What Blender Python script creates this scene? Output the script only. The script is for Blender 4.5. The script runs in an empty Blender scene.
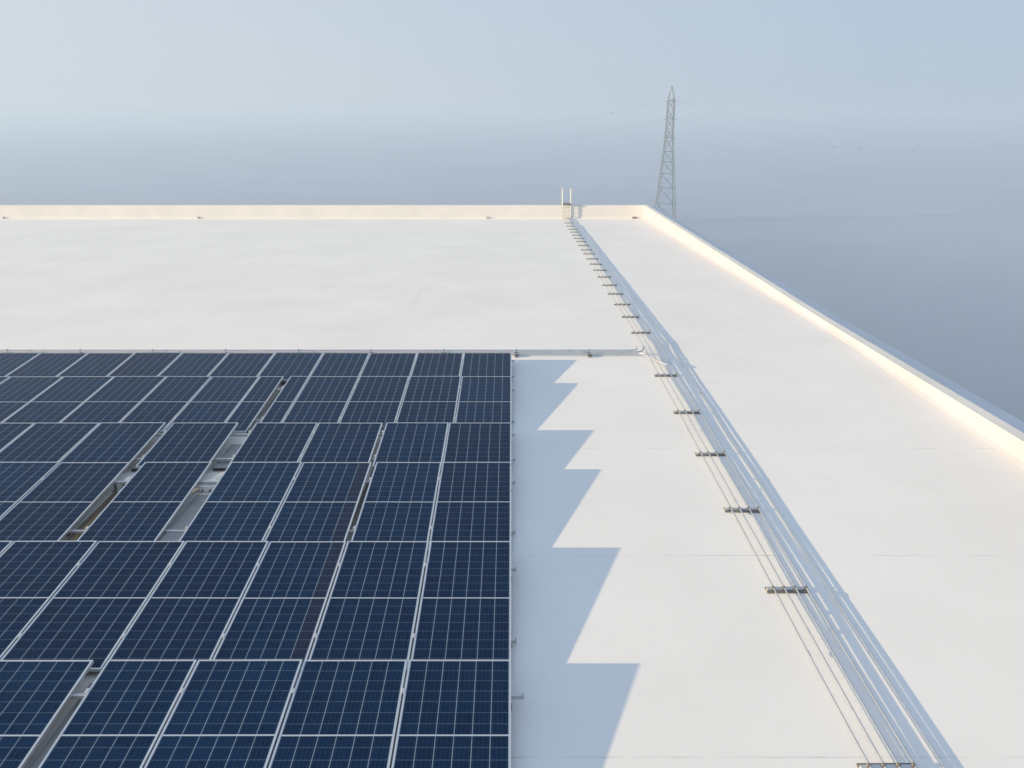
import bpy, bmesh, math, random
from mathutils import Vector, Matrix
random.seed(7)
SC = bpy.context.scene
COL = SC.collection
R = math.radians

# ---------------------------------------------------------------- camera
F_PX, HORIZON = 828.0, 118.0
S1, S2, YR = 0.01774, -0.0207, 18.55          # roof pitch before / after the ridge line, ridge position
CAM_Z = 5.34 - S1 * YR                        # ridge is z = 0
cam = bpy.data.cameras.new('camera')
cam.sensor_fit = 'HORIZONTAL'
cam.sensor_width = 36.0
cam.lens = 36.0 * F_PX / 1024.0
cam.clip_start, cam.clip_end = 0.1, 5000
cam_o = bpy.data.objects.new('camera', cam)
COL.objects.link(cam_o)
PITCH = math.atan((384 - HORIZON) / F_PX)
cam_o.location = (0, 0, CAM_Z)
cam_o.rotation_euler = (math.pi / 2 - PITCH, 0, 0)
SC.camera = cam_o

# ---------------------------------------------------------------- world, sun, exposure
SUN_TO = Vector((-6.2, -1.08, 1.0)).normalized()
SUN_EL = math.asin(SUN_TO.z)
SUN_AZ = math.atan2(SUN_TO.x, SUN_TO.y)
world = bpy.data.worlds.new('World')
SC.world = world
world.use_nodes = True
wn = world.node_tree.nodes
sky = wn.new('ShaderNodeTexSky')
sky.sky_type = 'NISHITA'
sky.sun_disc = False
sky.sun_elevation = SUN_EL
sky.sun_rotation = SUN_AZ % (2 * math.pi)
sky.altitude = 0
sky.air_density = 0.9
sky.dust_density = 0.3
sky.ozone_density = 1.2
# a thin even veil of high morning mist over the blue sky, brighter on the sun's side
wl = world.node_tree.links
tc = wn.new('ShaderNodeTexCoord')
dt = wn.new('ShaderNodeVectorMath')
dt.operation = 'DOT_PRODUCT'
wl.new(tc.outputs['Generated'], dt.inputs[0])
dt.inputs[1].default_value = SUN_TO
mr = wn.new('ShaderNodeMapRange')
mr.inputs['From Min'].default_value = -1.0
mr.inputs['From Max'].default_value = 1.0
wl.new(dt.outputs['Value'], mr.inputs['Value'])
nz = wn.new('ShaderNodeTexNoise')
nz.inputs['Scale'].default_value = 2.2
nz.inputs['Detail'].default_value = 4
wl.new(tc.outputs['Generated'], nz.inputs['Vector'])
veil = wn.new('ShaderNodeMix')
veil.data_type = 'RGBA'
veil.inputs[6].default_value = (1.5, 2.03, 2.78, 1)
veil.inputs[7].default_value = (3.3, 3.35, 3.5, 1)
wl.new(mr.outputs[0], veil.inputs[0])
vf = wn.new('ShaderNodeMapRange')
vf.inputs['From Min'].default_value = 0.3
vf.inputs['From Max'].default_value = 0.7
vf.inputs['To Min'].default_value = 0.93
vf.inputs['To Max'].default_value = 1.0
wl.new(nz.outputs['Fac'], vf.inputs['Value'])
sz = wn.new('ShaderNodeSeparateXYZ')
wl.new(tc.outputs['Generated'], sz.inputs[0])
hi = wn.new('ShaderNodeMath')                  # the veil thins out overhead
hi.operation = 'MULTIPLY_ADD'
hi.use_clamp = True
hi.inputs[1].default_value = -0.35
wl.new(sz.outputs[2], hi.inputs[0])
wl.new(vf.outputs[0], hi.inputs[2])
vm = wn.new('ShaderNodeMix')
vm.data_type = 'RGBA'
wl.new(hi.outputs[0], vm.inputs[0])
wl.new(sky.outputs[0], vm.inputs[6])
up = wn.new('ShaderNodeMapRange')             # bluer overhead, paler towards the horizon
up.interpolation_type = 'SMOOTHSTEP'
up.inputs['From Min'].default_value = 0.12
up.inputs['From Max'].default_value = 0.75
wl.new(sz.outputs[2], up.inputs['Value'])
v2 = wn.new('ShaderNodeMix')
v2.data_type = 'RGBA'
wl.new(up.outputs[0], v2.inputs[0])
wl.new(veil.outputs[2], v2.inputs[6])
v2.inputs[7].default_value = (2.65, 3.3, 4.25, 1)
wl.new(v2.outputs[2], vm.inputs[7])
wl.new(vm.outputs[2], wn['Background'].inputs[0])
wn['Background'].inputs[1].default_value = 0.10

sun = bpy.data.lights.new('sun', 'SUN')
sun.energy = 5.0
sun.angle = R(0.5)
sun.color = (1.0, 0.77, 0.43)
sun_o = bpy.data.objects.new('sun', sun)
COL.objects.link(sun_o)
sun_o.rotation_euler = SUN_TO.to_track_quat('Z', 'Y').to_euler()

SC.view_settings.view_transform = 'Standard'
SC.view_settings.look = 'None'
SC.view_settings.gamma = 1.0
SC.view_settings.use_curve_mapping = False
SC.view_settings.exposure = 1.22
SC.cycles.volume_bounces = 2
SC.cycles.max_bounces = 8


def zroof(y):
    return S1 * (y - YR) if y < YR else S2 * (y - YR)


# ---------------------------------------------------------------- material helpers
def mat(name, color, rough=0.5, metal=0.0, spec=0.5):
    m = bpy.data.materials.new(name)
    m.use_nodes = True
    b = m.node_tree.nodes['Principled BSDF']
    b.inputs['Base Color'].default_value = (*color, 1)
    b.inputs['Roughness'].default_value = rough
    b.inputs['Metallic'].default_value = metal
    b.inputs['Specular IOR Level'].default_value = spec
    return m


class NT:
    """small wrapper for wiring nodes"""
    def __init__(self, m):
        self.t = m.node_tree
        self.n = self.t.nodes
        self.b = self.n['Principled BSDF']

    def new(self, kind, **kw):
        n = self.n.new(kind)
        for k, v in kw.items():
            setattr(n, k, v)
        return n

    def link(self, a, b):
        self.t.links.new(a, b)

    def math(self, op, a, b=None, c=None):
        n = self.new('ShaderNodeMath', operation=op)
        for i, v in enumerate((a, b, c)):
            if v is None:
                continue
            if isinstance(v, (int, float)):
                n.inputs[i].default_value = v
            else:
                self.link(v, n.inputs[i])
        return n.outputs[0]

    def noise(self, vec, scale, detail=3, rough=0.5):
        n = self.new('ShaderNodeTexNoise')
        n.inputs['Scale'].default_value = scale
        n.inputs['Detail'].default_value = detail
        n.inputs['Roughness'].default_value = rough
        if vec is not None:
            self.link(vec, n.inputs['Vector'])
        return n.outputs['Fac']

    def ramp(self, fac, a, b, lo=0.0, hi=1.0):
        n = self.new('ShaderNodeMapRange')
        n.inputs['From Min'].default_value = a
        n.inputs['From Max'].default_value = b
        n.inputs['To Min'].default_value = lo
        n.inputs['To Max'].default_value = hi
        self.link(fac, n.inputs['Value'])
        return n.outputs[0]

    def mix(self, fac, a, b):
        n = self.new('ShaderNodeMix', data_type='RGBA')
        for i, v in ((0, fac), (6, a), (7, b)):
            if isinstance(v, (int, float)):
                n.inputs[i].default_value = v
            elif isinstance(v, tuple):
                n.inputs[i].default_value = (*v, 1)
            else:
                self.link(v, n.inputs[i])
        return n.outputs[2]


def roof_material():
    m = mat('roof_membrane', (0.76, 0.765, 0.77), 0.62, 0, 0.3)
    t = NT(m)
    co = t.new('ShaderNodeTexCoord').outputs['Object']
    sx = t.new('ShaderNodeSeparateXYZ')
    t.link(co, sx.inputs[0])
    base = t.mix(t.ramp(t.noise(co, 0.35, 5, 0.6), 0.3, 0.7), (0.745, 0.728, 0.71), (0.81, 0.793, 0.775))
    fine = t.ramp(t.noise(co, 9.0, 4, 0.7), 0.35, 0.7)
    base = t.mix(t.math('MULTIPLY', fine, 0.10), base, (0.62, 0.62, 0.62))
    # soiling patches left by dried puddles
    pn = t.noise(co, 1.1, 6, 0.65)
    patch = t.math('MULTIPLY', t.ramp(pn, 0.58, 0.72), 0.15)
    base = t.mix(patch, base, (0.60, 0.58, 0.55))
    # welded sheet seams, every 3.4 m across the slope
    y = t.math('MULTIPLY_ADD', sx.outputs[1], 1 / 3.35, -5.8 / 3.35)
    fy = t.math('ABSOLUTE', t.math('SUBTRACT', t.math('FRACT', t.math('ADD', y, 0.5)), 0.5))
    line = t.ramp(fy, 0.0016, 0.0045, 1, 0)
    mp = t.new('ShaderNodeMapping')
    mp.inputs['Scale'].default_value = (0.9, 0.2, 1)
    t.link(co, mp.inputs[0])
    brk = t.ramp(t.noise(mp.outputs[0], 1.6, 4, 0.7), 0.42, 0.66)
    base = t.mix(t.math('MULTIPLY', line, t.math('MULTIPLY', brk, 0.42)), base, (0.36, 0.35, 0.34))
    # sheets differ a little in tone
    wn_ = t.new('ShaderNodeTexWhiteNoise', noise_dimensions='1D')
    t.link(t.math('FLOOR', y), wn_.inputs['W'])
    base = t.mix(t.math('MULTIPLY', wn_.outputs['Value'], 0.05), base, (0.6, 0.6, 0.6))
    t.link(base, t.b.inputs['Base Color'])
    bp = t.new('ShaderNodeBump')
    bp.inputs['Strength'].default_value = 0.03
    bp.inputs['Distance'].default_value = 0.02
    t.link(t.math('ADD', t.noise(co, 1.3, 4, 0.5), t.math('MULTIPLY', line, 0.15)), bp.inputs['Height'])
    t.link(bp.outputs[0], t.b.inputs['Normal'])
    return m


def plaster_material(name, color):
    m = mat(name, color, 0.75, 0, 0.25)
    t = NT(m)
    co = t.new('ShaderNodeTexCoord').outputs['Object']
    c2 = tuple(v * 0.90 for v in color)
    b = t.mix(t.ramp(t.noise(co, 0.8, 5, 0.6), 0.35, 0.7), color, c2)
    t.link(b, t.b.inputs['Base Color'])
    return m


def cell_material(strip=False):
    """polycrystalline cells under glass; UV counts cells across (u) and along (v)"""
    m = mat('solar_glass', (0.006, 0.022, 0.065), 0.10, 0, 0.5)
    t = NT(m)
    uv = t.new('ShaderNodeUVMap').outputs[0]
    sx = t.new('ShaderNodeSeparateXYZ')
    t.link(uv, sx.inputs[0])
    u, v = sx.outputs[0], sx.outputs[1]

    def edge(a):
        return t.math('ABSOLUTE', t.math('SUBTRACT', t.math('FRACT', t.math('ADD', a, 0.5)), 0.5))
    lu = t.ramp(edge(u), 0.012, 0.030, 1, 0)
    lv = t.ramp(edge(v), 0.010, 0.026, 1, 0)
    bus = t.ramp(edge(t.math('MULTIPLY_ADD', u, 4.0, 0.5)), 0.03, 0.07, 1, 0)
    fl = t.new('ShaderNodeCombineXYZ')
    t.link(t.math('FLOOR', u), fl.inputs[0])
    t.link(t.math('FLOOR', v), fl.inputs[1])
    oi = t.new('ShaderNodeObjectInfo')
    t.link(t.math('MULTIPLY', oi.outputs['Random'], 91.0), fl.inputs[2])
    wn_ = t.new('ShaderNodeTexWhiteNoise', noise_dimensions='3D')
    t.link(fl.outputs[0], wn_.inputs['Vector'])
    cell = t.mix(wn_.outputs['Value'], (0.0004, 0.009, 0.038), (0.0008, 0.016, 0.056))
    # crystal flakes
    vo = t.new('ShaderNodeTexVoronoi')
    vo.inputs['Scale'].default_value = 9.0
    t.link(uv, vo.inputs['Vector'])
    hs = t.new('ShaderNodeSeparateColor')
    t.link(vo.outputs['Color'], hs.inputs[0])
    cell = t.mix(t.math('MULTIPLY', hs.outputs[0], 0.35), cell, (0.004, 0.038, 0.10))
    cell = t.mix(t.math('MULTIPLY', t.ramp(oi.outputs['Random'], 0, 1), 0.5), cell, (0.0008, 0.008, 0.034))
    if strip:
        cell = t.mix(t.math('MULTIPLY', t.ramp(u, 5.0, 5.02), 0.45), cell, (0.020, 0.020, 0.038))  # brown tint paints a reflected band into the last cell column
    cell = t.mix(t.math('MULTIPLY', bus, 0.06), cell, (0.22, 0.34, 0.46))
    cell = t.mix(t.math('MULTIPLY', lv, 0.24), cell, (0.34, 0.44, 0.54))
    cell = t.mix(t.math('MULTIPLY', lu, 0.55), cell, (0.34, 0.46, 0.58))
    t.link(cell, t.b.inputs['Base Color'])
    # a film of dust dulls some of the glass
    co = t.new('ShaderNodeTexCoord').outputs['Object']
    r = t.ramp(t.noise(co, 1.7, 4, 0.6), 0.3, 0.7, 0.10, 0.20)
    t.link(r, t.b.inputs['Roughness'])
    t.b.inputs['IOR'].default_value = 1.11
    return m


def metal_material(name, color, rough, metal, grime=0.25):
    m = mat(name, color, rough, metal, 0.5)
    t = NT(m)
    co = t.new('ShaderNodeTexCoord').outputs['Object']
    d = tuple(c * 0.72 for c in color)
    b = t.mix(t.math('MULTIPLY', t.ramp(t.noise(co, 5.0, 5, 0.65), 0.4, 0.75), grime * 2), color, d)
    t.link(b, t.b.inputs['Base Color'])
    t.link(t.ramp(t.noise(co, 14.0, 3), 0.3, 0.7, rough * 0.8, rough * 1.2), t.b.inputs['Roughness'])
    return m


def ground_material():
    m = mat('mist_tinted_ground', (0.05, 0.06, 0.05), 0.9, 0, 0.2)
    t = NT(m)
    co = t.new('ShaderNodeTexCoord').outputs['Object']
    a = t.mix(t.ramp(t.noise(co, 0.012, 5, 0.6), 0.35, 0.65), (0.38, 0.435, 0.525), (0.42, 0.475, 0.565))  # the mist's pale blue is put into the ground colour
    mp = t.new('ShaderNodeMapping')
    mp.inputs['Scale'].default_value = (0.004, 0.05, 1)
    mp.inputs['Rotation'].default_value = (0, 0, 0.05)
    t.link(co, mp.inputs[0])
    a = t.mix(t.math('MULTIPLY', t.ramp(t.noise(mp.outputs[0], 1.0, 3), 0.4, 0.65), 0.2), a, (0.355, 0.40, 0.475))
    # painted mist tint fades to a darker ground colour towards the building
    gx = t.new('ShaderNodeSeparateXYZ')
    t.link(co, gx.inputs[0])
    wob = t.math('MULTIPLY_ADD', t.noise(co, 0.02, 3), 50.0, gx.outputs[0])
    near_dim = t.math('MULTIPLY', t.ramp(wob, 40.0, 170.0, 1, 0), t.ramp(t.math('MULTIPLY_ADD', t.noise(co, 0.015, 3), 120.0, gx.outputs[1]), 90.0, 420.0, 1, 0))
    a = t.mix(near_dim, a, (0.25, 0.29, 0.35))
    t.link(a, t.b.inputs['Base Color'])
    return m


M = dict(
    roof=roof_material(),
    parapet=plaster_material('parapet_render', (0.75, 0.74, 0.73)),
    parapet_side=plaster_material('parapet_render_sun_dimmed', (0.35, 0.34, 0.42)),  # same paint, darkened and blued to hold back the sun's glare
    coping=plaster_material('coping_render', (0.66, 0.655, 0.64)),
    ledge=plaster_material('ledge_render', (0.62, 0.63, 0.65)),
    facade=plaster_material('facade_panel', (0.6, 0.6, 0.6)),
    cells=cell_material(),
    cells_reflect_strip=cell_material(True),
    frame=metal_material('anodised_frame', (0.58, 0.61, 0.65), 0.40, 0.7, 0.1),
    rail=metal_material('aluminium_rail', (0.55, 0.56, 0.57), 0.40, 0.6),
    galv=metal_material('galvanised_steel', (0.60, 0.61, 0.62), 0.42, 0.5),
    pipe=metal_material('conduit_steel', (0.47, 0.50, 0.54), 0.40, 0.75),
    tray=metal_material('dark_grey_tray', (0.24, 0.25, 0.26), 0.5, 0.5),  # tray metal in a darker grey
    support=metal_material('dark_steel_support', (0.16, 0.155, 0.15), 0.6, 0.3),
    pylon=metal_material('pylon_steel', (0.085, 0.11, 0.145), 0.7, 0.0),
    wire=mat('aluminium_wire', (0.25, 0.25, 0.26), 0.5, 0.5),
    ground=ground_material(),
    black=mat('dark_opening', (0.02, 0.02, 0.02), 0.8),
    plastic=mat('gap_shade_strip', (0.10, 0.10, 0.10), 0.6),
    brown=metal_material('rusty_tray', (0.14, 0.12, 0.10), 0.7, 0.1),
    yellow=mat('yellow_cable', (0.26, 0.20, 0.07), 0.5),
    orange=mat('brown_cable', (0.12, 0.075, 0.05), 0.5),
    white=mat('white_enamel', (0.8, 0.8, 0.78), 0.35),
    glassy=mat('insulator_glass', (0.2, 0.24, 0.25), 0.2),
    stain=mat('dried_water_stain', (0.72, 0.72, 0.715), 0.7),
)


# ---------------------------------------------------------------- mesh helpers
class MB:
    """collects shapes into one mesh"""
    def __init__(self):
        self.v, self.f = [], []

    def add(self, vs, fs):
        o = len(self.v)
        self.v += [tuple(p) for p in vs]
        self.f += [tuple(i + o for i in q) for q in fs]

    def box(self, x0, x1, y0, y1, z0, z1, mtx=None):
        vs = [Vector((x, y, z)) for z in (z0, z1) for y in (y0, y1) for x in (x0, x1)]
        if mtx:
            vs = [mtx @ p for p in vs]
        self.add(vs, [(0, 2, 3, 1), (4, 5, 7, 6), (0, 1, 5, 4), (2, 6, 7, 3), (0, 4, 6, 2), (1, 3, 7, 5)])
        return self

    def bar(self, p, q, w, h=None):
        """square bar between two points"""
        p, q = Vector(p), Vector(q)
        d = q - p
        L = d.length
        rot = d.to_track_quat('Z', 'Y').to_matrix().to_4x4()
        m = Matrix.Translation(p) @ rot
        h = h or w
        return self.box(-w / 2, w / 2, -h / 2, h / 2, 0, L, m)

    def tube(self, pts, r, n=10, caps=True):
        pts = [Vector(p) for p in pts]
        rings = []
        ref = None
        for i, p in enumerate(pts):
            a = pts[max(i - 1, 0)]
            b = pts[min(i + 1, len(pts) - 1)]
            d = (b - a).normalized()
            if ref is None:
                ref = Vector((0, 0, 1)) if abs(d.z) < 0.9 else Vector((1, 0, 0))
            s = d.cross(ref).normalized()
            u = s.cross(d).normalized()
            ref = u
            rr = r[i] if isinstance(r, (list, tuple)) else r
            rings.append([p + rr * (math.cos(2 * math.pi * k / n) * s + math.sin(2 * math.pi * k / n) * u)
                          for k in range(n)])
        vs = [q for ring in rings for q in ring]
        fs = []
        for i in range(len(pts) - 1):
            for k in range(n):
                fs.append((i * n + k, i * n + (k + 1) % n, (i + 1) * n + (k + 1) % n, (i + 1) * n + k))
        if caps:
            fs.append(tuple(range(n - 1, -1, -1)))
            fs.append(tuple((len(pts) - 1) * n + k for k in range(n)))
        self.add(vs, fs)
        return self

    def sweep(self, sections, close_ends=True):
        """sections: list of equally long closed loops of points"""
        n = len(sections[0])
        vs = [p for s in sections for p in s]
        fs = []
        for i in range(len(sections) - 1):
            for k in range(n):
                fs.append((i * n + k, i * n + (k + 1) % n, (i + 1) * n + (k + 1) % n, (i + 1) * n + k))
        if close_ends:
            fs.append(tuple(range(n - 1, -1, -1)))
            fs.append(tuple((len(sections) - 1) * n + k for k in range(n)))
        self.add(vs, fs)
        return self

    def mesh(self, name, material, bevel=0.0, smooth=False):
        me = bpy.data.meshes.new(name)
        bm = bmesh.new()
        bv = [bm.verts.new(p) for p in self.v]
        for q in self.f:
            try:
                bm.faces.new([bv[i] for i in q])
            except ValueError:
                pass
        bmesh.ops.recalc_face_normals(bm, faces=bm.faces)
        if bevel:
            bmesh.ops.bevel(bm, geom=[e for e in bm.edges if e.calc_face_angle(0) > 0.6], offset=bevel,
                            segments=2, affect='EDGES', profile=0.5)
        if smooth:
            for f in bm.faces:
                f.smooth = True
            for e in bm.edges:
                if e.calc_face_angle(0) > 0.7:
                    e.smooth = False
        bm.to_mesh(me)
        bm.free()
        me.materials.append(material)
        return me

    def build(self, name, material, parent=None, bevel=0.0, smooth=False):
        o = bpy.data.objects.new(name, self.mesh(name, material, bevel, smooth))
        COL.objects.link(o)
        o.parent = parent
        return o


def link_mesh(name, me, parent=None, loc=(0, 0, 0)):
    o = bpy.data.objects.new(name, me)
    COL.objects.link(o)
    o.parent = parent
    o.location = loc
    return o


def tag(o, label=None, cat=None, group=None, kind=None):
    for k, v in (('label', label), ('category', cat), ('group', group), ('kind', kind)):
        if v:
            o[k] = v
    return o


def empty(name, loc, label, cat, group=None, rot=(0, 0, 0)):
    o = bpy.data.objects.new(name, None)
    COL.objects.link(o)
    o.location = loc
    o.rotation_euler = rot
    o.empty_display_size = 0.2
    return tag(o, label, cat, group)


ORD = ['first', 'second', 'third', 'fourth', 'fifth', 'sixth', 'seventh', 'eighth', 'ninth', 'tenth',
       'eleventh', 'twelfth', 'thirteenth', 'fourteenth', 'fifteenth', 'sixteenth', 'seventeenth',
       'eighteenth', 'nineteenth', 'twentieth', 'twenty first', 'twenty second', 'twenty third',
       'twenty fourth', 'twenty fifth', 'twenty sixth', 'twenty seventh', 'twenty eighth']

# ---------------------------------------------------------------- ground and haze
GZ = -23.0
HALF = 2600.0
g = MB()
g.add([(-HALF, -HALF + 300, GZ), (HALF, -HALF + 300, GZ), (HALF, HALF + 300, GZ), (-HALF, HALF + 300, GZ)], [(0, 1, 2, 3)])
tag(g.build('ground', M['ground']), kind='structure')

HAZE_TOP = 15.2
hz = MB().box(-HALF - 5, HALF + 5, -HALF + 295, HALF + 305, GZ - 1.0, HAZE_TOP)
hm = bpy.data.materials.new('haze_air')
hm.use_nodes = True
hn = hm.node_tree.nodes
hn.remove(hn['Principled BSDF'])
pv = hn.new('ShaderNodeVolumePrincipled')
pv.inputs['Color'].default_value = (0.44, 0.555, 0.72, 1)
pv.inputs['Density'].default_value = 0.0018
pv.inputs['Anisotropy'].default_value = 0.10
hm.node_tree.links.new(pv.outputs[0], hn['Material Output'].inputs['Volume'])
tag(hz.build('haze', hm), kind='stuff')

# ---------------------------------------------------------------- warehouse building
XL, XR = -46.0, 7.94            # inner faces of the side parapets
YN, YF = -16.0, 49.35           # inner faces of the near / far parapets
TOPS = [(YN - 0.6, 0.42), (-2.0, 0.36), (12.0, 0.22), (21.0, 0.125), (YF, 0.15)]
PW = 0.25                       # parapet thickness


def ztop(y):
    for (a, za), (b, zb) in zip(TOPS, TOPS[1:]):
        if y <= b:
            return za + (zb - za) * (y - a) / (b - a)
    return TOPS[-1][1]


b_root = empty('warehouse', (0, 0, 0), 'large warehouse under a flat white membrane roof with low white parapet', 'building')
rf = MB()
ys = [YN - 0.1, 10.0, YR - 0.6, YR, YR + 0.6, YF + 0.1]


def zr2(y):                      # ridge is slightly rounded
    return zroof(y) - (0.006 if abs(y - YR) < 0.01 else 0)


vs, fs = [], []
for y in ys:
    for x in (XL - 0.1, XR - 0.0058 * max(0.0, y - 10.0) + 0.1):
        vs.append((x, y, zr2(y)))
for i in range(len(ys) - 1):
    fs.append((2 * i, 2 * i + 1, 2 * i + 3, 2 * i + 2))
rf.add(vs, fs)
roof = rf.build('roof', M['roof'], b_root)


def xr(y):                       # the right-hand side runs slightly out of square
    return XR - 0.0058 * max(0.0, y - 10.0)


# side parapets, swept along Y
for side, x0 in ((1, XR), (-1, XL)):
    p, c, l = MB(), MB(), MB()
    sp, scop, sl = [], [], []
    yy = [YN - 0.5, -8, -2, 5, 12, 16, YR, 21, 30, 40, YF + PW]
    for y in yy:
        zt, zr = ztop(y), zroof(min(max(y, YN), YF))
        X = lambda d: (xr(y) if side > 0 else x0) + side * d
        sp.append([(X(-0.05), y, zr + 0.004), (X(-0.012), y, zr + 0.05), (X(0), y, zr + 0.11), (X(0), y, zt - 0.012),
                   (X(PW), y, zt - 0.012), (X(PW), y, zr - 0.5), (X(0), y, zr - 0.5), (X(-0.05), y, zr - 0.1)])
        scop.append([(X(0.006), y, zt - 0.010), (X(0.012), y, zt), (X(PW - 0.005), y, zt + 0.004), (X(PW + 0.01), y, zt - 0.03),
                     (X(PW + 0.004), y, zt - 0.03), (X(PW - 0.02), y, zt - 0.010)])
        sl.append([(X(PW + 0.003), y, zt - 0.08), (X(PW + 0.46), y, zt - 0.08), (X(PW + 0.46), y, zt - 0.26), (X(PW + 0.003), y, zt - 0.45)])
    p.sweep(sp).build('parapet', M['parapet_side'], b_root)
    c.sweep(scop).build('coping', M['coping'], b_root)
    l.sweep(sl).build('ledge', M['ledge'], b_root)

# end parapets, swept along X
for side, y0 in ((1, YF), (-1, YN)):
    p, c, l = MB(), MB(), MB()
    sp, scop, sl = [], [], []
    zt, zr = ztop(y0), zroof(y0)
    Y = lambda d: y0 + side * d
    for x in (XL - 0.001, xr(y0) + 0.001):
        sp.append([(x, Y(-0.06), zr + 0.004), (x, Y(-0.012), zr + 0.05), (x, Y(0), zr + 0.11), (x, Y(0), zt - 0.014),
                   (x, Y(PW - 0.002), zt - 0.014), (x, Y(PW - 0.002), zr - 0.5), (x, Y(0), zr - 0.5), (x, Y(-0.05), zr - 0.1)])
    for x in (XL + 0.002, xr(y0) - 0.002):
        scop.append([(x, Y(0.005), zt - 0.012), (x, Y(0.012), zt - 0.002), (x, Y(PW - 0.005), zt + 0.002), (x, Y(PW + 0.01), zt - 0.03),
                     (x, Y(PW + 0.004), zt - 0.03), (x, Y(PW - 0.02), zt - 0.012)])
        sl.append([(x, Y(PW + 0.003), zt - 0.10), (x, Y(PW + 0.20), zt - 0.10), (x, Y(PW + 0.20), zt - 0.26), (x, Y(PW + 0.003), zt - 0.45)])
    p.sweep(sp).build('parapet', M['parapet'], b_root)
    c.sweep(scop).build('coping', M['coping'], b_root)
    l.sweep(sl).build('ledge', M['ledge'], b_root)

XO0, XO1, YO0, YO1 = XL - PW + 0.01, xr(YF) + PW - 0.01, YN - PW + 0.01, YF + PW - 0.01
for x0, x1, y0, y1 in ((XO1 - 0.2, XO1, YO0, YO1), (XO0, XO0 + 0.2, YO0, YO1),
                       (XO0 + 0.2, XO1 - 0.2, YO1 - 0.2, YO1), (XO0 + 0.2, XO1 - 0.2, YO0, YO0 + 0.2)):
    MB().box(x0, x1, y0, y1, GZ + 0.004, -1.2).build('wall', M['facade'], b_root)

# a dried runnel left on the far slope
st = MB()
pts = [(-2.83, 26.7), (-2.80, 26.2), (-2.86, 25.6), (-2.84, 24.9), (-2.88, 24.2), (-2.86, 23.4), (-2.90, 22.6)]
sv, sf = [], []
for i, (x, y) in enumerate(pts):
    w = 0.012 + 0.02 * (i == 0)
    sv += [(x - w, y, zroof(y) + 0.0015), (x + w, y, zroof(y) + 0.0015)]
for i in range(len(pts) - 1):
    sf.append((2 * i, 2 * i + 1, 2 * i + 3, 2 * i + 2))
st.add(sv, sf)
st.build('water_stain', M['stain'], b_root)

# ---------------------------------------------------------------- roof drains at the foot of the far parapet
for x, lab in ((-18.44, 'dark scupper outlet at the far parapet foot, well left of the ladder'),
               (-1.45, 'dark scupper outlet at the far parapet foot, nearest the left of the ladder'),
               (7.2, 'dark wide scupper outlet in the far right corner of the roof'),
               (-29.9, 'dark scupper outlet at the far parapet foot, by the left picture edge')):
    y = YF - 0.06
    r = empty('roof_drain', (x, y, zroof(y)), lab, 'drain', 'scupper outlets along the far parapet')
    w = 0.13 if x > 0 else 0.04
    h = MB().box(-w, w, 0.0, 0.055, 0.02, 0.12)
    h.build('hood', M['support'], r, bevel=0.012)
    MB().box(-w * 0.7, w * 0.7, -0.006, -0.0005, 0.035, 0.105).build('opening', M['black'], r)
    f = MB()
    f.box(-w * 0.66, w * 0.66, -0.0145, -0.0065, 0.1065, 0.112)
    for k in range(4):
        xx = -w * 0.6 + k * w * 0.4
        f.box(xx - 0.006, xx + 0.006, -0.014, -0.0065, 0.03, 0.108)
    f.build('grille', M['galv'], r)

# ---------------------------------------------------------------- solar panels
FW, FD = 0.018, 0.036            # frame width and depth


def glass_mesh(w, L, cells_u, cells_v, strip):
    me = bpy.data.meshes.new('glass_face')
    x0, x1, y0, y1 = -w / 2 + FW, w / 2 - FW, FW, L - FW
    mgx, mgy = 0.008, 0.012
    bm = bmesh.new()
    q = [bm.verts.new(p) for p in ((x0, y0, -0.004), (x1, y0, -0.004), (x1, y1, -0.004), (x0, y1, -0.004))]
    f = bm.faces.new(q)
    uvl = bm.loops.layers.uv.new('UVMap')
    for lp in f.loops:
        p = lp.vert.co
        lp[uvl].uv = ((p.x - x0) / (x1 - x0) * cells_u + (0.02 if p.x > 0 else -0.02), (p.y - y0) / (y1 - y0) * cells_v)
    bm.to_mesh(me)
    bm.free()
    me.materials.append(M['cells_reflect_strip' if strip else 'cells'])
    return me


PCACHE = {}


def panel_meshes(w, L, long_, strip=False):
    key = (round(w, 2), round(L, 3), strip)
    if key in PCACHE:
        return PCACHE[key]
    fr = MB()
    fr.box(-w / 2, -w / 2 + FW, 0, L, -FD, 0)
    fr.box(w / 2 - FW, w / 2, 0, L, -FD, 0)
    fr.box(-w / 2 + FW, w / 2 - FW, 0, FW, -FD, -0.0005)
    fr.box(-w / 2 + FW, w / 2 - FW, L - FW, L, -FD, -0.0005)
    frame = fr.mesh('frame', M['frame'])
    cu = max(1, round((w - 2 * FW) / 0.162))
    cv = (14 if L < 2 else 16) if long_ else 10
    gl = glass_mesh(w, L, cu, cv, strip)
    bk = MB().box(-w / 2 + FW, w / 2 - FW, FW, L - FW, -0.014, -0.008).mesh('backsheet', M['white'])
    mid = None
    if long_:
        mid = MB().box(-w / 2 + FW, w / 2 - FW, L / 2 - 0.008, L / 2 + 0.008, -0.008, -0.0012).mesh('mid_bar', M['frame'])
    cl = MB().box(-0.018, 0.018, -0.03, 0.03, -0.02, 0.005).mesh('clamp', M['rail'], bevel=0.003)
    PCACHE[key] = (frame, gl, bk, mid, cl)
    return PCACHE[key]


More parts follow.
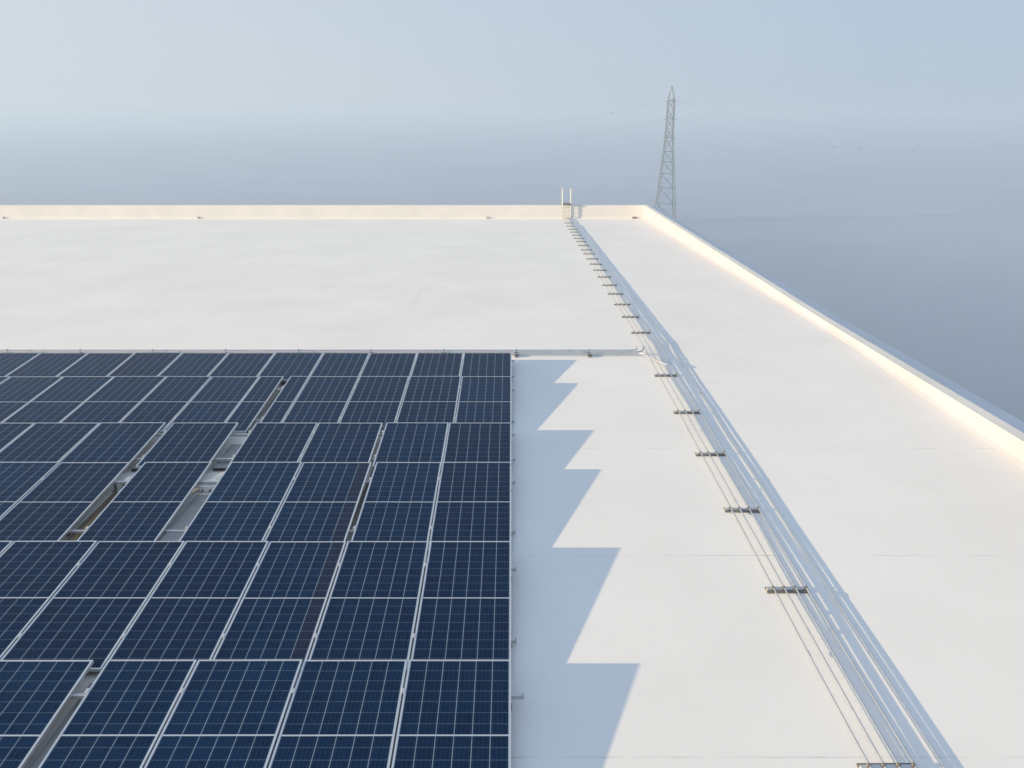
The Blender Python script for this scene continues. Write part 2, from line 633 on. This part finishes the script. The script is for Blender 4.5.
# row: (low-edge Y, high-edge Y, low z, high z above the membrane, long?, edges of each panel measured from the array's right end)
ROWS = [
    (4.95, 6.835, 0.09, 0.213, True,
     [(0, -1.006), (-1.006, -2.024), (-2.024, -3.051), (-3.051, -3.926), (-4.056, -5.076), (-5.076, -6.09), (-6.09, -7.10)]),
    (6.86, 9.10, 0.085, 0.228, True,
     [(0, -1.013), (-1.013, -2.031), (-2.031, -2.983), (-2.983, -4.013), (-4.013, -5.088), (-5.088, -6.12), (-6.12, -7.14), (-7.14, -8.16)]),
    (9.15, 11.46, 0.078, 0.228, True,
     [(0, -1.048), (-1.048, -2.041), (-2.098, -3.137), (-3.137, -4.218), (-4.495, -5.509), (-5.719, -6.77), (-6.77, -7.805), (-7.805, -8.83), (-8.83, -9.86)]),
    (11.52, 13.05, 0.130, 0.235, False,
     [(0, -1.06), (-1.06, -2.112), (-2.165, -3.257), (-3.257, -4.302), (-4.59, -5.694), (-5.806, -6.917), (-6.917, -8.011), (-8.011, -9.088), (-9.088, -10.14), (-10.14, -11.2)]),
    (13.09, 15.57, 0.064, 0.222, True,
     [(0, -0.993), (-0.993, -2.016), (-2.016, -2.999), (-2.999, -3.982), (-3.982, -4.369), (-4.488, -4.965), (-4.965, -5.908), (-5.908, -6.792),
      (-6.792, -7.825), (-7.825, -8.828), (-8.828, -9.87), (-9.87, -10.883), (-10.883, -11.9), (-11.9, -12.91)]),
    (15.61, 17.14, 0.136, 0.236, False,
     [(0, -1.037), (-1.037, -2.031), (-2.031, -3.047), (-3.047, -4.045), (-4.045, -5.083), (-5.083, -6.083), (-6.083, -7.077), (-7.077, -8.093),
      (-8.093, -9.098), (-9.098, -10.12), (-10.12, -11.151), (-11.151, -12.16), (-12.16, -13.17), (-13.17, -14.18)]),
]
ROWNAME = ['nearest', 'second nearest', 'third nearest', 'fourth nearest', 'fifth nearest', 'farthest']


def row_z(row, y):
    y0, y1, z0, z1 = row[:4]
    a, b = zroof(y0) + z0, zroof(y1) + z1
    return a + (b - a) * (y - y0) / (y1 - y0)


for ri, row in enumerate(ROWS):
    y0, y1, z0, z1, long_, cols = row
    za, zb = row_z(row, y0), row_z(row, y1)
    L = math.hypot(y1 - y0, zb - za)
    tilt = math.atan2(zb - za, y1 - y0)
    for ci, (xa, xb) in enumerate(cols):
        gap = 0.016
        w = xa - xb - gap
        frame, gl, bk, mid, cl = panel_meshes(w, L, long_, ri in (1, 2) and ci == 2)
        size = 'narrow ' if w < 0.9 else ''
        lab = f'{size}dark blue solar panel in the {ROWNAME[ri]} row, {ORD[ci]} from the right end'
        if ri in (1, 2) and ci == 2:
            lab = f'solar panel with a painted brownish reflection along its right edge, in the {ROWNAME[ri]} row'
        jt = random.uniform(-0.0025, 0.0025) if ci else 0
        jr = random.uniform(-0.0035, 0.0035) if ci else 0
        t = empty('solar_panel', ((xa + xb) / 2 - (0.0 if ci else 0.0), y0, za), lab, 'solar panel', 'solar panels on the roof', (tilt + jt, jr, 0))
        link_mesh('frame', frame, t)
        link_mesh('glass_face', gl, t)
        if mid:
            link_mesh('mid_bar', mid, t)
        for fy in (0.22, 0.78):
            if ci < len(cols) - 1:
                link_mesh('clamp', cl, t, (-w / 2 - 0.008, L * fy, 0))

# mounting rails under the rows, with feet on the membrane
for ri, row in enumerate(ROWS):
    y0, y1 = row[:2]
    xe = row[5][-1][1]
    for k, fy in enumerate((0.22, 0.78)):
        y = y0 + (y1 - y0) * fy
        zt = row_z(row, y) - FD - 0.006
        zr = zroof(y)
        long_end = 0.10 if (ri == 0 and k == 1) else 0.035
        where = 'upper' if k else 'lower'
        r = empty('mounting_rail', (0, y, zr), f'aluminium mounting rail under the {where} edge of the {ROWNAME[ri]} panel row', 'rail',
                  'rails under the solar panels')
        h = zt - zr
        b = MB().box(xe - 0.05, long_end, -0.02, 0.02, h - 0.04, h)
        b.build('beam', M['rail'], r, bevel=0.003)
        MB().box(long_end + 0.0005, long_end + 0.006, -0.021, 0.021, h - 0.041, h + 0.001).build('end_cap', M['plastic'], r)
        feet = sorted(set([-0.03] + [x + 0.25 for x in range(-2, int(xe), -2)] + [-4.36, -5.62]))
        for fx in feet:
            if fx < xe:
                continue
            f = MB().box(fx - 0.03, fx + 0.03, -0.05, 0.05, 0.003, 0.012)
            f.box(fx - 0.02, fx + 0.02, 0.0205, 0.026, 0.0125, h - 0.004)
            f.build('foot', M['support'], r, bevel=0.002)

# things lying in the gaps between panel columns


def tray(x, w, ya, yb, lab, material, lid=True, extra=None):
    zm = zroof((ya + yb) / 2)
    sl = math.atan(S1)
    t = empty('cable_tray', (x, ya, zroof(ya)), lab, 'cable tray', 'cable trays in the gaps of the array', (sl, 0, 0))  # also builds the two added strips that darken gaps
    L = yb - ya
    b = MB()
    b.box(-w / 2, w / 2, 0, L, 0.004, 0.010)
    b.box(-w / 2, -w / 2 + 0.004, 0, L, 0.0105, 0.05)
    b.box(w / 2 - 0.004, w / 2, 0, L, 0.0105, 0.05)
    b.build('channel', material, t)
    if lid:
        n = max(1, int(L / 0.9))
        for i in range(n):
            MB().box(-w / 2 - 0.004, w / 2 + 0.004, L * i / n + 0.004, L * (i + 1) / n - 0.004, 0.0505, 0.056).build('lid', material, t, bevel=0.002)
    if extra:
        extra(t, w, L)
    return t


def loose_cables(t, w, L):
    for k, (mm, rr) in enumerate(((M['orange'], 0.010), (M['yellow'], 0.008), (M['plastic'], 0.011))):
        pts = []
        for i in range(14):
            s = i / 13
            pts.append((-w * 0.3 + k * w * 0.3 + 0.02 * math.sin(7 * s + k * 2), 0.05 + s * (L - 0.1), 0.024 + 0.003 * math.sin(11 * s + k)))
        MB().tube(pts, rr, 8).build('cable', mm, t, smooth=True)


tray(-4.357, 0.24, 9.2, 10.72, 'wide grey galvanised cable tray lying in the widest gap between panels', M['tray'])
tray(-4.446, 0.24, 11.62, 12.55, 'short grey cable tray in the widest gap, beyond the white box', M['tray'])
tray(-5.614, 0.17, 9.2, 10.9, 'brown cable tray with loose cables in the narrow gap left of the widest', M['brown'], False, loose_cables)
tray(-3.99, 0.11, 4.5, 6.7, 'grey brown cable tray in the gap of the nearest panel row', M['tray'])
tray(-2.09, 0.06, 9.2, 13.0, 'added black strip darkening the slim gap third from the right end', M['plastic'])  # dark strip added as the shade inside this gap
tray(-4.43, 0.10, 13.1, 15.6, 'added black strip darkening the gap of the fifth nearest panel row', M['plastic'])  # another added strip, standing in for shade between the panels
tray(-5.75, 0.09, 11.6, 12.9, 'thin grey cable tray in the fourth nearest row, left of the widest gap', M['tray'])
for x, y, sx_, lab in ((-4.40, 11.02, 0.11, 'white junction box in the widest gap between the panels'),
                       (-5.61, 11.12, 0.075, 'small white junction box past the brown cable tray')):
    t = empty('junction_box', (x, y, zroof(y)), lab, 'junction box', 'white junction boxes in the array gaps')
    MB().box(-sx_, sx_, -0.12, 0.12, 0.004, 0.08).build('body', M['white'], t, bevel=0.008)
    MB().box(-sx_ - 0.004, sx_ + 0.004, -0.124, 0.124, 0.0805, 0.096).build('lid', M['white'], t, bevel=0.005)
    for k in (-1, 1):
        MB().tube([(k * sx_ * 0.5, -0.12, 0.04), (k * sx_ * 0.5, -0.17, 0.04)], 0.012, 10).build('cable_gland', M['plastic'], t)

# ---------------------------------------------------------------- conduit run along the roof
PIPE_X = [3.005, 3.13, 3.255, 3.385]
PIPE_H = 0.050


def run_points(x, z, ya, yb, wob=0.0, seed=0):
    rnd = random.Random(seed)
    ys = []
    y = ya
    while y < yb - 0.6:
        ys.append(y)
        y += 1.5
    ys.append(yb)
    if ya < YR < yb:
        ys = sorted(set(ys + [YR - 0.3, YR, YR + 0.3]))
    return [(x + rnd.uniform(-wob, wob), y, zroof(y) + z + rnd.uniform(-wob, wob) * 0.5) for y in ys]


SIDE = ['leftmost', 'second from left', 'third from left', 'fourth from left', 'rightmost']
for i, x in enumerate(PIPE_X):
    pr = 0.0092
    pts = run_points(x, PIPE_H, -2.0, 46.9 + 0.1 * i, 0.006, i)
    # into the foot of the far parapet
    pts += [(x, YF - 0.4, zroof(YF) + PIPE_H + 0.01), (x, YF + 0.05, zroof(YF) + PIPE_H + 0.01)]
    t = empty('conduit_pipe', (0, 0, 0), f'{SIDE[i]} of the steel conduit pipes running up the roof on supports', 'conduit',
              'conduit pipes running up the roof')
    MB().tube(pts, pr, 10).build('pipe', M['pipe'], t, smooth=True)
    for k in range(9):
        y = 4.1 + 3.05 * k + 0.37 * i
        if y > 44:
            break
        MB().tube([(x, y - 0.035, zroof(y - 0.035) + PIPE_H), (x, y + 0.035, zroof(y + 0.035) + PIPE_H)], pr + 0.003, 12).build('coupling', M['pipe'], t, smooth=True)
# the fifth pipe lies beside the supports, close to the membrane
t = empty('conduit_pipe', (0, 0, 0), 'rightmost steel conduit pipe, lying low beside the supports', 'conduit', 'conduit pipes running up the roof')
MB().tube(run_points(3.650, 0.024, -2.0, 45.5, 0.003, 9), 0.0062, 10).build('pipe', M['pipe'], t, smooth=True)
for k in range(8):
    y = 5.2 + 3.05 * k
    MB().tube([(3.650, y - 0.04, zroof(y - 0.04) + 0.024), (3.650, y + 0.04, zroof(y + 0.04) + 0.024)], 0.0085, 12).build('coupling', M['pipe'], t, smooth=True)
for y in (15.2, 24.1, 33.4, 42.6):
    MB().box(3.638, 3.662, y - 0.012, y + 0.012, zroof(y) + 0.003, zroof(y) + 0.0175).build('shim', M['support'], t, bevel=0.002)

SUP_Y = [2.95, 5.66, 8.36, 10.33, 12.24, 14.12, 16.26, 19.75, 21.6, 23.32, 24.98, 26.54, 28.18, 29.68, 31.17, 32.57, 34.04, 35.28, 36.79,
         38.15, 39.43, 40.79, 42.13, 43.46, 45.04, 46.74]


def make_support():
    t = empty('pipe_support', (0, 0, 0), 'x', 'pipe support', 'supports under the conduit pipes')
    bs = MB()
    # two long feet, low channel across, bolted straps over each pipe
    bs.box(-0.245, 0.245, -0.055, -0.020, 0.003, 0.022)
    bs.box(-0.245, 0.245, 0.020, 0.055, 0.003, 0.022)
    bs.build('base', M['support'], t, bevel=0.004)
    ch = MB()
    ch.box(-0.235, 0.235, -0.0195, 0.0195, 0.008, 0.0385)
    ch.build('channel', M['rail'], t, bevel=0.003)
    for x in (-0.2, 0.2):
        MB().bar((x, -0.053, 0.018), (x * 0.95, -0.018, 0.036), 0.010).build('brace', M['support'], t)
    for x in PIPE_X:
        c = MB()
        dx = x - 3.17
        ring = []
        for k in range(9):
            a = math.pi * k / 8
            ring.append((dx + 0.014 * math.cos(a), 0, 0.050 + 0.013 * math.sin(a)))
        ring = [(dx + 0.014, 0, 0.039)] + ring + [(dx - 0.014, 0, 0.039)]
        sec = []
        for (rx, ry, rz) in ring:
            sec.append([(rx - 0.002, -0.014, rz), (rx + 0.002, -0.014, rz + 0.002), (rx + 0.002, 0.014, rz + 0.002), (rx - 0.002, 0.014, rz)])
        c.sweep(sec)
        c.build('pipe_strap', M['support'], t)
    return t


def copy_tree(o, parent=None):
    c = o.copy()
    COL.objects.link(c)
    c.parent = parent
    for ch in list(o.children):
        copy_tree(ch, c)
    return c


proto = make_support()
for i, y in enumerate(SUP_Y):
    s = proto if i == 0 else copy_tree(proto)
    s.location = (3.17, y, zroof(y))
    s.rotation_euler = (math.atan(S1 if y < YR else S2), 0, random.uniform(-0.03, 0.03))
    if i == 0:
        s['label'] = 'steel pipe support under the conduits, just in front of the nearest one in view'
    elif i < 7:
        s['label'] = f'steel pipe support before the roof ridge, {ORD[i - 1]} along the conduits from the front'
    else:
        s['label'] = f'small steel pipe support beyond the roof ridge, {ORD[i - 7]} past the side conduits'

# side conduits along the back of the array, turning into the run
for i, (dy, dz, rr, xe) in enumerate(((0.0, 0.058, 0.015, 2.86), (0.045, 0.086, 0.015, 2.93), (0.09, 0.112, 0.013, 2.80))):
    y = 17.66 + dy
    z = zroof(y) + dz
    pts = [(-16.0 + 2.0 * k, y, z) for k in range(10)] + [(2.45, y, z)]
    if i == 1:
        pts += [(xe - 0.14, y, z), (xe - 0.05, y + 0.05, z + 0.002), (xe, y + 0.16, z + 0.005), (xe + 0.06, y + 0.5, z - 0.004)]
    elif i == 0:
        pts += [(xe - 0.12, y, z), (xe - 0.02, y - 0.03, z + 0.02), (xe + 0.06, y - 0.14, z + 0.03), (xe + 0.13, y - 0.42, z + 0.025), (xe + 0.42, y - 0.95, z + 0.02)]
    else:
        pts += [(xe - 0.12, y, z), (xe - 0.03, y + 0.05, z), (xe, y + 0.15, z), (xe, y + 0.32, z)]
    t = empty('side_conduit', (0, 0, 0), ['front', 'middle', 'back'][i] + ' pipe of the three conduits crossing behind the solar array', 'conduit',
              'conduits crossing behind the solar array')
    MB().tube(pts, rr, 10).build('pipe', M['pipe'], t, smooth=True)
    for k in range(6):
        x = 1.9 - 3.0 * k - 0.3 * i
        MB().tube([(x - 0.04, y, z), (x + 0.04, y, z)], rr + 0.005, 12).build('coupling', M['pipe'], t, smooth=True)
for k in range(12):
    x = 1.72 - 1.62 * k
    y = 17.72
    lab = ('small dark bracket under the side conduits, halfway between array and pipe run' if k == 0 else
           'small dark bracket under the side conduits at the array back corner' if k == 1 else
           f'small dark bracket behind the farthest panel row, {ORD[k - 2]} from its right end')
    t = empty('conduit_bracket', (x, y, zroof(y)), lab, 'bracket', 'brackets under the side conduits')
    MB().box(-0.04, 0.04, -0.16, 0.14, 0.003, 0.030).build('base', M['support'], t, bevel=0.004)
    MB().box(-0.012, 0.012, -0.14, 0.12, 0.0305, 0.046).build('channel', M['support'], t)
    MB().box(-0.010, 0.010, 0.065, 0.080, 0.0465, 0.130).build('post', M['support'], t)

# ---------------------------------------------------------------- access ladder over the far parapet
zt = ztop(YF)
zr = zroof(YF)
lad = empty('access_ladder', (3.20, YF, zr), 'pale metal access ladder rising over the far parapet at the pipe run', 'ladder')
for x in (-0.245, 0.245):
    h = zt - zr
    pts = [(x, PW + 0.16, -4.0), (x, PW + 0.16, h + 0.95), (x, PW + 0.13, h + 1.08), (x, PW + 0.05, h + 1.11), (x, PW - 0.02, h + 1.08), (x, PW - 0.05, h + 1.02)]
    MB().tube(pts[:2], 0.020, 10).build('stile', M['pipe'], lad, smooth=True)
    MB().tube([(x, -0.10, 0.02), (x, -0.10, h + 0.97)], 0.019, 10).build('handrail', M['pipe'], lad, smooth=True)
    MB().tube([(x, -0.10, h + 0.97), (x, -0.03, h + 1.03), (x, PW + 0.09, h + 1.03), (x, PW + 0.16, h + 0.95)], 0.018, 10).build('top_loop', M['pipe'], lad, smooth=True)
for k in range(4):
    z = 0.18 + 0.24 * k
    if z < zt - zr:
        MB().tube([(-0.24, -0.10, z), (0.24, -0.10, z)], 0.014, 8).build('rung', M['galv'], lad, smooth=True)
for k in range(12):
    z = zt - zr - 0.1 - 0.28 * k
    MB().tube([(-0.24, PW + 0.16, z), (0.24, PW + 0.16, z)], 0.014, 8).build('rung', M['galv'], lad, smooth=True)
MB().box(-0.215, 0.215, -0.16, PW + 0.12, zt - zr + 0.03, zt - zr + 0.11).build('step_plate', M['support'], lad, bevel=0.006)
cb = MB()
cb.tube([(0.72, -0.015, 0.02), (0.72, -0.015, zt - zr + 0.04)], 0.010, 8)
cb.tube([(0.245, -0.09, zt - zr + 0.05), (0.72, -0.02, zt - zr + 0.05)], 0.010, 8)
cb.build('side_gate', M['galv'], lad)

# ---------------------------------------------------------------- lattice pylon in the mist
PD = 240.0
PX, PY = 43.3, PD - 2.0
PTOP = CAM_Z + 8.3
py = empty('power_pylon', (PX, PY, GZ), 'tall grey lattice power pylon standing in the mist beyond the roof', 'pylon')
HT = PTOP - GZ


def half(z):                      # half width of the body at height z
    z1 = HT - 13.4
    if z <= z1:
        return 2.75 + (1.0 - 2.75) * z / z1
    zc = HT - 3.8
    if z <= zc:
        return 1.0 - 0.12 * (z - z1) / (zc - z1)
    return max(0.05, 0.88 * (HT - z) / 3.8)


lv = [0, 5.0, 9.4, 13.2, 16.4, 19.2, HT - 13.4, HT - 11.0, HT - 8.5, HT - 6.2, HT - 3.8, HT - 0.02]
for sx_ in (-1, 1):
    for sy_ in (-1, 1):
        b = MB()
        for a, c in zip(lv, lv[1:]):
            b.bar((sx_ * half(a), sy_ * half(a), a), (sx_ * half(c), sy_ * half(c), c), 0.14)
        b.build('leg', M['pylon'], py)
for ax in range(4):
    b = MB()
    for a, c in zip(lv[:-1], lv[1:-1]):
        ha, hc = half(a), half(c)
        if ax == 0:
            P = lambda s, h, z: (s * h, -h, z)
        elif ax == 1:
            P = lambda s, h, z: (s * h, h, z)
        elif ax == 2:
            P = lambda s, h, z: (-h, s * h, z)
        else:
            P = lambda s, h, z: (h, s * h, z)
        b.bar(P(-1, ha, a), P(1, hc, c), 0.085)
        b.bar(P(1, ha, a), P(-1, hc, c), 0.11)
        b.bar(P(-1, hc, c), P(1, hc, c), 0.11)
    b.build('bracing', M['pylon'], py)
ARMZ = [HT - 13.4, HT - 8.5, HT - 3.8]
for i, az in enumerate(ARMZ):
    for s in (-1, 1):
        ln = (3.4, 3.0, 2.6)[i]
        h = half(az)
        arm = MB()
        tip = (0.0, s * ln, az + 0.1)
        for sx_ in (-1, 1):
            arm.bar((sx_ * h, s * h, az), tip, 0.10)
            arm.bar((sx_ * h, s * h, az + 0.75), tip, 0.09)
        a = arm.build('crossarm', M['pylon'], py)
        ins = MB()
        for sx_ in (-1, 1):
            pts, rr = [], []
            for k in range(13):
                pts.append((sx_ * (0.1 + 0.1 * k), s * ln, az + 0.05 - 0.02 * k))
                rr.append(0.11 if k % 2 else 0.05)
            ins.tube(pts, rr, 8)
        io = ins.build('insulator', M['glassy'], py)
    # strong horizontal frame at each arm level
    fr = MB()
    h = half(az) + 0.02
    for a, c in (((-h, -h), (h, -h)), ((h, -h), (h, h)), ((h, h), (-h, h)), ((-h, h), (-h, -h))):
        fr.bar((a[0], a[1], az), (c[0], c[1], az), 0.20)
    fr.build('arm_frame', M['pylon'], py)

# power lines strung from the arms, sagging away to both sides
MARKERS = []
LINE_LAB = []
n = 0
for s, face in ((-1, 'near'), (1, 'far')):
    for i, az in enumerate(ARMZ):
        ln = (3.4, 3.0, 2.6)[i]
        for sd, dirname in ((-1, 'left'), (1, 'right')):
            span, sag = 150.0, 8.5
            pts = []
            for k in range(41):
                u = k / 40
                xx = PX + sd * (1.4 + span * u)
                zz = GZ + az - 0.2 - 4 * sag * u * (1 - u)
                pts.append((xx, PY + s * ln + 10 * u * sd, zz))
            o = MB().tube(pts, 0.007, 6).build('power_line', M['wire'])
            tag(o, f'thin power line off the {["lowest", "middle", "top"][i]} {face} pylon arm, sagging to the {dirname}', 'power line', 'power lines from the pylon')

dist_ratio = None
for x, y, z, lab in ((89.0, PY - 1.4, 0, 'faint line marker right of the pylon, nearest to it'),
                     (96.6, PY - 1.0, 0, 'faint line marker right of the pylon, between two others'),
                     (111.9, PY - 0.6, 0, 'faint line marker right of the pylon, farthest from it'),
                     (27.0, PY - 3.6, 0, 'faint line marker left of the pylon, nearest to it'),
                     (20.0, PY - 3.6, 0, 'faint line marker left of the pylon, farthest from it')):
    MARKERS.append((x, lab))
for x, lab in MARKERS:
    sd = 1 if x > PX else -1
    i = 1 if sd > 0 else 2
    s = -1
    ln = (3.4, 3.0, 2.6)[i]
    u = (abs(x - PX) - 1.4) / 150.0
    zz = GZ + ARMZ[i] - 0.2 - 34.0 * u * (1 - u)
    yy = PY + s * ln + 10 * u * sd
    t = empty('line_marker', (x, yy, zz), lab, 'line marker', 'markers on the power lines')
    MB().tube([(-0.42, 0, -0.05), (-0.25, 0, -0.11), (0, 0, -0.13), (0.25, 0, -0.11), (0.42, 0, -0.05)], [0.02, 0.045, 0.06, 0.045, 0.02], 8).build('body', M['pylon'], t, smooth=True)
    b = MB()
    for xx in (-0.3, 0.3):
        b.box(xx - 0.03, xx + 0.03, -0.03, 0.03, -0.09, 0.03)
    b.build('clip', M['wire'], t)
